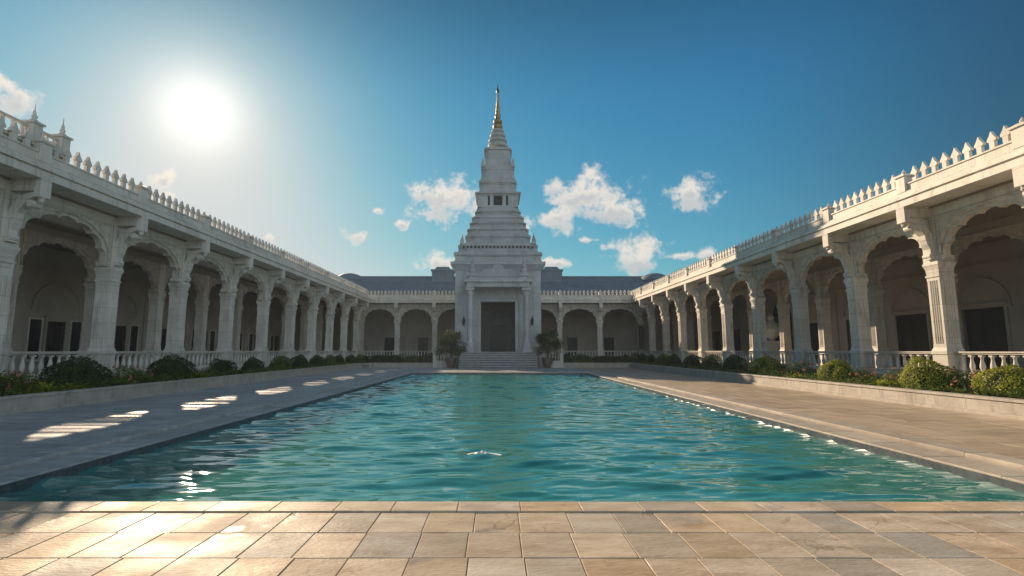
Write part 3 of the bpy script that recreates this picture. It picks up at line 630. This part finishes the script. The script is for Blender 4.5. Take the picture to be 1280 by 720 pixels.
_, z0, z1, h0, h1 = tier(223, 206, 20.8, 20.3, lip=.06)
for s in (-1, 1):
    for t in (-1, 1): build(MB().frus(0, 0, .2, -.2, .17, .35).frus(0, 0, .17, .35, .01, .85), 'finial', 'tower', tw, loc=(s*(h1-.12), t*(h1-.12), z1))
tier(206, 186.5, 16.6, 16, lip=.0); tier(186.5, 183.5, 17.6, 17)
def zat(py): return at(py, 4)[1]
def rw(w, py): return w*((TY-.5)*CT+(zat(py)-EYE)*ST)/640
def ring_prof(lst): return [(rw(w, y), zat(y)) for w, y in lst]
sp = ring_prof([(12.2, 183.6), (12.6, 181), (11.6, 179), (9.6, 178), (11.8, 176.2), (11.6, 174.5), (9.8, 172.8), (7.8, 171.8), (9.9, 170), (9.8, 168), (7.8, 166.2), (6.2, 165.4), (8.1, 163.6), (7.8, 161.8), (5, 160.4)])
build(MB().lathe(0, 0, sp, 24), 'spire', 'tower', tw)
sp = ring_prof([(4.8, 160.4), (6.2, 158.4), (6.0, 156), (3.6, 154), (5.6, 152), (5.4, 149.6), (2.8, 147), (3.8, 144.5), (3.4, 142.5), (2.6, 140.5), (3.0, 139), (2.4, 136), (2.6, 134.8), (1.9, 130), (2.1, 129), (1.4, 122), (1.0, 116.5), (.8, 115)])
build(MB().lathe(0, 0, sp, 20), 'gilded_spire', 'gold', tw, sm=True)
sp = ring_prof([(.8, 115), (1.8, 113.2), (2.0, 111.5), (1.2, 109.3), (.6, 108.6), (1.1, 107.8), (.5, 107), (.25, 102.5)])
build(MB().lathe(0, 0, sp, 12), 'spire_tip', 'metal', tw, sm=True)

# ------------------------------------------------------------------ hall with slate roof behind the far gallery
hall = thing('hall', 'long hall with a dark slate roof rising behind the far gallery', 'hall', (0, 80, 0))
build(MB().box(-23, 25, -8, 8, 0, 9.6), 'wall', 'plaster', hall)
rf = MB(); e0, e1, yb, yr = 9.6, 12.8, 8.6, 2.2
rf.add([(-24.5, -yb, e0), (26.5, -yb, e0), (26.5, yb, e0), (-24.5, yb, e0), (-22.5, -yr, e1), (24.5, -yr, e1), (24.5, yr, e1), (-22.5, yr, e1)], [(0, 3, 2, 1), (4, 5, 6, 7), (0, 1, 5, 4), (1, 2, 6, 5), (2, 3, 7, 6), (3, 0, 4, 7)])
rf.box(-22.6, 24.6, -yr-.15, -yr+.1, e1-.05, e1+.1)
for i in range(1, 9): z = e0+(e1-e0)*i/9; y = -yb+(yb-yr)*i/9; rf.box(-24.3+2*i/9, 26.3-2*i/9, y-.03, y+.2, z-.02, z+.05)
build(rf, 'roof', 'slate', hall)
for x in (-8.0, 8.3): build(MB().box(-1.6, 1.6, -1.2, 1.2, 0, 1.6).box(-1.75, 1.75, -1.35, 1.35, 1.6, 1.85).frus(0, 0, 1.2, 1.85, .9, 2.3), 'roof_turret', 'slate', hall, loc=(x, -3, 11.8))
for x in (-22.2, 24.0): build(MB().lathe(0, 0, [(2.2, 0), (2.1, .7), (2.3, .9), (2.0, 1.4), (1.3, 1.8), (.6, 2.0), (.02, 2.05)], 10), 'roof_dome', 'slate', hall, loc=(x, -3, 11.2), sm=True)

# ------------------------------------------------------------------ planters
def planter(label, x0, x1, y0, y1, faces, h=.44):
    t_ = thing('planter', label, 'planter', ((x0+x1)/2, (y0+y1)/2, 0), 0, 'stone planter beds before the galleries'); ox, oy = (x0+x1)/2, (y0+y1)/2
    b = MB()
    def run(a0, a1, c, ax, sgn):
        n = max(1, round((a1-a0)/1.6))
        for i in range(n):
            p, q = a0+(a1-a0)*i/n+.004, a0+(a1-a0)*(i+1)/n-.004
            if ax == 'y': b.box(min(c, c+sgn*.26)-ox, max(c, c+sgn*.26)-ox, p-oy, q-oy, .0, h-.06); b.box(min(c-sgn*.04, c+sgn*.3)-ox, max(c-sgn*.04, c+sgn*.3)-ox, p-oy, q-oy, h-.06, h, bev=.012); b.box(min(c-sgn*.10, c)-ox, max(c-sgn*.10, c)-ox, p-oy, q-oy, 0, .09)
            else: b.box(p-ox, q-ox, min(c, c+sgn*.26)-oy, max(c, c+sgn*.26)-oy, .0, h-.06); b.box(p-ox, q-ox, min(c-sgn*.04, c+sgn*.3)-oy, max(c-sgn*.04, c+sgn*.3)-oy, h-.06, h, bev=.012); b.box(p-ox, q-ox, min(c-sgn*.10, c)-oy, max(c-sgn*.10, c)-oy, 0, .09)
    for f in faces:
        if f == 'x1': run(y0, y1, x1, 'y', -1)
        if f == 'x0': run(y0, y1, x0, 'y', 1)
        if f == 'y0': run(x0+.32, x1-.32, y0, 'x', 1)
        if f == 'y1': run(x0+.32, x1-.32, y1, 'x', -1)
    build(b, 'planter_wall', 'planter', t_)
    build(MB().box(x0+.28-ox, x1-.28-ox, y0+.28-oy, y1-.28-oy, .02, h-.08), 'soil', 'soil', t_)
planter('long low stone planter bed running down the left side in shade', LEFTX+.5, -12.3, 4, 47.5, ['x1', 'y0', 'y1'])
planter('long low stone planter bed running down the sunny right side', 12.3, RIGHTX-.5, 4, 47.5, ['x0', 'y0', 'y1'])
planter('short stone planter bed left of the tower steps', -12.0, -4.6, 49.0, 59.9, ['y0', 'x0', 'x1'])
planter('short stone planter bed right of the tower steps', 5.0, 13.0, 49.0, 59.9, ['y0', 'x0', 'x1'])

# ------------------------------------------------------------------ plants
def leaves(pts, nrm, size, asp, mb, shade=(.6, 1.25), up=.3):
    for p, n in zip(pts, nrm):
        d = Vector((n[0]+rng.normal(0, .55), n[1]+rng.normal(0, .55), n[2]+rng.normal(0, .55)+up)).normalized()
        s = size*rng.uniform(.6, 1.3); u = d.orthogonal().normalized(); w = d.cross(u); a = rng.uniform(0, 6.28)
        e1 = (u*math.cos(a)+w*math.sin(a)); e2 = (w*math.cos(a)-u*math.sin(a)); p = Vector(p); k = rng.uniform(*shade); c = (k*rng.uniform(.85, 1.2), k, k*rng.uniform(.7, 1.0))
        mb.add([p-e1*s, p-e2*s*asp+d*s*.15, p+e1*s, p+e2*s*asp+d*s*.15], [(0, 1, 2, 3)], c)
def bush_mesh(n, name, size, seed, m, lump=.12, hgt=1.0):      # radius 1 dome
    r = np.random.default_rng(seed); mb = MB(); c = r.normal(size=(16, 3)); c[:, 2] = abs(c[:, 2]); c /= np.linalg.norm(c, axis=1)[:, None]; am = r.uniform(-1, 1, 16)
    d = r.normal(size=(n, 3)); d[:, 2] = np.abs(d[:, 2])*1.1-.12; d /= np.linalg.norm(d, axis=1)[:, None]
    off = 1+lump*np.array([np.sum(am*np.exp(-8*np.sum((c-x)**2, 1))) for x in d]); rad = off*(1-np.abs(r.normal(0, .07, n)))+(r.random(n) < .06)*r.uniform(0, .12, n)
    p = d*rad[:, None]; p[:, 2] *= hgt; p[:, 2] += .1
    leaves(p, d, size, .55, mb); return mb.mesh(name, M[m])
def core_mesh(hgt=1.0):
    return MB().lathe(0, 0, [(.82, .0), (.84, .2*hgt), (.75, .5*hgt), (.5, .78*hgt), (.2, .9*hgt), (.02, .92*hgt)], 14)
BU = {'dark': [bush_mesh(4200, 'bush', .045, s, 'leafd', .26) for s in (1, 2)], 'yellow': [bush_mesh(4200, 'bush', .045, s, 'leafy', .26) for s in (3, 4)], 'mid': [bush_mesh(3400, 'bush', .05, s, 'leafm', .2) for s in (5, 6)],
      'lowd': [bush_mesh(1500, 'bush', .07, s, 'leafd', .3) for s in (7, 8)]}
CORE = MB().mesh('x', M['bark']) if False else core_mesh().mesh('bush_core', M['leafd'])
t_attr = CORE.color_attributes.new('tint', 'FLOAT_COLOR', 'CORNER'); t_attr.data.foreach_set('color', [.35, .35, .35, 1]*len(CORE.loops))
def leafy_mesh(seed, n=70, m='leafy', L_=.5, w=.045):          # arching blades / broad leaves from the root
    r = np.random.default_rng(seed); mb = MB()
    for i in range(n):
        a = r.uniform(0, 6.28); t0 = r.uniform(.35, 1.15); l = L_*r.uniform(.6, 1.15); ox, oy = r.normal(0, .12, 2); prev = None; k = r.uniform(.6, 1.3)
        d = Vector((math.cos(a), math.sin(a), 0)); s = Vector((-math.sin(a), math.cos(a), 0))
        for j in range(5):
            u = j/4; p = Vector((ox, oy, 0))+d*(l*u*math.cos(t0*(1-.5*u)))+Vector((0, 0, l*(u*math.sin(t0)*1.3-.55*u*u))); ww = w*(1-abs(u-.45)*1.5)+.004
            cur = (p-s*ww, p+s*ww)
            if prev: mb.add([prev[0], prev[1], cur[1], cur[0]], [(0, 1, 2, 3)], (k, k, k*.8))
            prev = cur
    return mb
LEAFY = [leafy_mesh(s).mesh('leafy_plant', M['leafy']) for s in (1, 2)]; LEAFYD = leafy_mesh(5, 60, L_=.45).mesh('leafy_plant', M['leafm'])
def flower_parts(seed):
    r = np.random.default_rng(seed); p = r.normal(0, 1, (900, 3)); p[:, 2] = abs(p[:, 2]); p /= np.linalg.norm(p, axis=1)[:, None]; q = p*r.uniform(.3, 1, (900, 1))**.5
    mb = MB(); leaves(q*[.5, .5, .5]+[0, 0, .05], p, .035, .5, mb); bl = MB()
    for i in range(20):
        c = p[i]*np.array([.52, .52, .55])+[0, 0, .06]; leaves([c+r.normal(0, .018, 3) for _ in range(7)], [p[i]]*7, .028, .8, bl, (.8, 1.3))
    return mb.mesh('foliage', M['leafm']), bl.mesh('blossoms', M['bloom'])
FLW = [flower_parts(s) for s in (11, 12)]
ordn = ['nearest', 'second', 'third', 'fourth', 'fifth', 'sixth', 'seventh', 'eighth', 'ninth', 'tenth', 'eleventh', 'twelfth', 'thirteenth', 'fourteenth', 'fifteenth', 'sixteenth', 'seventeenth', 'eighteenth']
def bush(kind, x, y, r, h, label, group, z=.34):
    b = thing('bush', label, 'bush', (x, y, z), random.uniform(0, 6.28), group)
    me = random.choice(BU[kind]); f = link('foliage', me, b); k_ = random.uniform(1.1, 1.4) if label.count('row') else 1.2; b.rotation_euler = (random.uniform(-.05, .05), random.uniform(-.05, .05), random.choice((0, math.pi))+random.uniform(-.25, .25)+(0 if 'row' in label else math.pi/2)); f.scale = (r, r*k_, h/1.08)
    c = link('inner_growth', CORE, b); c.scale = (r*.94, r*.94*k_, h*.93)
def xy(px, X, ):                                   # world y of a point at pixel column px and lateral X
    return 640*abs(X)/abs(px-620)/CT
def word(k): return {'dark': 'round clipped dark green bush', 'yellow': 'round clipped yellow green bush', 'mid': 'loose mid green bush', 'lowd': 'low spreading dark green bush'}[k]
def row(side, X, items, place, group):
    for i, (px, k, wpx, hpx) in enumerate(items):
        y = xy(px, X)+random.uniform(-.15, .15); zc = y*CT; r = wpx/2*zc/640*random.uniform(.72, .86); h = hpx*zc/640
        bush(k, X*1.0+random.uniform(-.15, .15), y, r, h, '%s, %s in the row along the %s gallery' % (word(k), ordn[i], place), group)
lp = [(-25, 'dark', 50, 30), (103, 'dark', 84, 36), (219, 'dark', 62, 29), (279, 'dark', 44, 21), (318, 'dark', 36, 18), (350, 'mid', 34, 17), (374, 'dark', 30, 16), (395, 'dark', 26, 14), (412, 'mid', 22, 13), (426, 'dark', 20, 12), (438, 'dark', 18, 11), (449, 'mid', 16, 10), (458, 'dark', 14, 9)]
row('l', -13.7, lp, 'shaded left', 'bushes in the left planter')
rp = [(1262, 'yellow', 74, 40), (1156, 'yellow', 66, 34), (1043, 'yellow', 46, 27), (956, 'yellow', 42, 23), (917, 'dark', 32, 20), (888, 'mid', 30, 18), (864, 'dark', 28, 16), (845, 'dark', 24, 15), (829, 'mid', 20, 14), (815, 'dark', 18, 13), (803, 'dark', 18, 12), (792, 'mid', 16, 11), (783, 'dark', 14, 10)]
row('r', 13.9, rp, 'sunny right', 'bushes in the right planter')
for s, pl in ((-1, 'planter left of the steps'), (1, 'planter right of the steps')):
    for i, (x, k) in enumerate(((6.2, 'dark'), (8.0, 'mid'), (9.9, 'lowd'), (11.4, 'dark'))):
        bush(k, s*x+(.3 if s > 0 else 0), 50.4, 1.05, random.uniform(.7, 1.05), '%s in the %s, %s to the steps' % (word(k).replace('clipped ', '').replace('spreading ', ''), pl, ['nearest', 'second', 'third', 'farthest'][i]), 'bushes in the end planters')
def leafy(px, X, me, lab, grp, sc=1.0): o = link('leafy_plant', me, None, (X, xy(px, X), .36), random.uniform(0, 6), label=lab, category='plant', group=grp); o.scale = (sc, sc, sc)
for i, (px, sc) in enumerate(((62, 1.0), (92, .8), (190, .85), (248, 1.0), (262, .8), (300, .8))):
    leafy(px, -12.95, LEAFY[i % 2] if i in (0, 1, 3) else LEAFYD, 'low arching bright leafed plant along the left planter wall, %s in line' % ordn[i], 'leafy plants at the edge of the left planter', sc*1.15)
for i, (px, sc) in enumerate(((1225, .8), (1100, .9), (1085, .7), (992, .8), (935, .8))):
    leafy(px, 13.0, LEAFY[i % 2] if i % 2 else LEAFYD, 'low arching leafed plant along the right planter wall, %s in line' % ordn[i], 'leafy plants at the edge of the right planter', sc)
def flower(px, X, i, lab, grp, sc):
    b = thing('flowering_plant', lab, 'flowers', (X, xy(px, X), .34), random.uniform(0, 6), grp); f, bl = FLW[i % 2]
    for nm, me in (('foliage', f), ('blossoms', bl)): o = link(nm, me, b); o.scale = (sc, sc, sc)
for i, (px, sc) in enumerate(((8, 1.3), (32, 1.2), (160, 1.3), (176, 1.0), (262, .9))): flower(px, -13.9, i, 'pink flowering plant among the bushes of the left planter, %s in line' % ordn[i], 'flowering plants in the left planter', sc)
for i, (px, sc) in enumerate(((1212, 1.2), (1120, 1.1), (1188, 1.4), (1075, 1.1), (998, 1.4), (975, 1.2), (930, 1.0))): flower(px, 14.3, i, 'pink flowering plant among the bushes of the right planter, %s in line' % ordn[i], 'flowering plants in the right planter', sc)
# ground cover that fills the beds
def cover(name_lab, x0, x1, y0, y1, n):
    mb = MB(); k = rng.random((n, 2)); cl_ = rng.random((60, 3)); P = []
    for a, b in k:
        x, y = x0+(x1-x0)*a, y0+(y1-y0)*b; h = .10+.16*(.5+.5*math.sin(x*3.1+math.sin(y*1.7)*2))*(.5+.5*math.sin(y*2.3+1.3*math.sin(x*2)))+.1*rng.random(); P.append((x, y, .34+h*rng.random()**.5))
    leaves(P, [(0, 0, .6)]*n, .05, .5, mb, (.5, 1.3), .4)
    build(mb, 'ground_cover', 'leafm', kind='stuff')
cover('', LEFTX+.9, -12.75, 8, 47, 15000); cover('', 12.75, RIGHTX-.9, 8, 47, 17000); cover('', -11.6, -5.0, 49.4, 52, 2500); cover('', 5.4, 12.6, 49.4, 52, 2500)
# two potted trees by the steps
def tree(x, y, lab, seed):
    r = np.random.default_rng(seed); t_ = thing('potted_tree', lab, 'potted tree', (x, y, 0), 0, 'potted trees by the tower steps')
    build(MB().lathe(0, 0, [(.30, 0), (.36, .05), (.30, .12), (.44, .45), (.52, .75), (.50, .82), (.56, .86), (.56, .93), (.48, .93), (.46, .86)], 18), 'pot', 'pot', t_, sm=True)
    tk = MB(); cl = []
    tk.tube((0, 0, .8), (.04, 0, 1.6), .09, .07)
    for i in range(9):
        a = r.uniform(0, 6.28); q = (r.uniform(.4, .95)*math.cos(a), r.uniform(.4, .95)*math.sin(a), r.uniform(1.7, 3.1)); tk.tube((.04, 0, r.uniform(1.2, 1.6)), q, .045, .015); cl.append(q)
    build(tk, 'trunk', 'bark', t_)
    cr_ = MB(); cl += [(r.uniform(-1.15, 1.15), r.uniform(-.8, .8), r.uniform(1.3, 3.2)) for _ in range(16)]
    for q in cl:
        n = 200; d = r.normal(size=(n, 3)); d /= np.linalg.norm(d, axis=1)[:, None]; p = np.array(q)+d*(r.random((n, 1))**.4)*r.uniform(.38, .6); leaves(p, d, .07, .5, cr_)
    build(cr_, 'crown', 'leafd', t_)
    bl = MB()
    for i in range(12):
        q = cl[i % len(cl)]; d = r.normal(size=3); d /= np.linalg.norm(d); c = np.array(q)+d*.5; leaves([c+r.normal(0, .03, 3) for _ in range(6)], [d]*6, .05, .8, bl)
    build(bl, 'blossoms', 'bloom', t_)
tree(-4.15, 47.6, 'leafy potted tree standing left of the tower steps', 21); tree(4.75, 47.6, 'leafy potted tree standing right of the tower steps', 22)
# low side balustrades flanking the steps
for s, lab in ((-1, 'short white balustrade left of the tower steps behind the potted tree'), (1, 'short white balustrade right of the tower steps behind the potted tree')):
    t_ = thing('stair_balustrade', lab, 'balustrade', (s*5.0+.2, 48.6, 0), 0, 'stair balustrades')
    build(MB().box(-.9, .9, -.15, .15, 1.35, 1.47).box(-.9, .9, -.13, .13, .0, .62), 'handrail', 'stone', t_)
    for x in (-.95, .95): build(MB().box(-.17, .17, -.17, .17, 0, 1.5).box(-.21, .21, -.21, .21, 1.5, 1.58), 'post', 'stone', t_, loc=(x, 0, 0))
    for i in range(6): link('baluster', ME['bal'], t_, (-.65+.26*i, 0, .64))

# ------------------------------------------------------------------ the air
hm = bpy.data.materials.new('haze'); hm.use_nodes = True; t = hm.node_tree; t.nodes.clear()
pv = t.nodes.new('ShaderNodeVolumePrincipled'); pv.inputs['Color'].default_value = (.72, .86, 1, 1); pv.inputs['Density'].default_value = .0007; pv.inputs['Anisotropy'].default_value = .2
ho = t.nodes.new('ShaderNodeOutputMaterial'); t.links.new(pv.outputs[0], ho.inputs['Volume'])
hb = MB().box(-70, 70, -30, 110, -2.6, 33).mesh('haze', hm); link('haze', hb, kind='stuff')
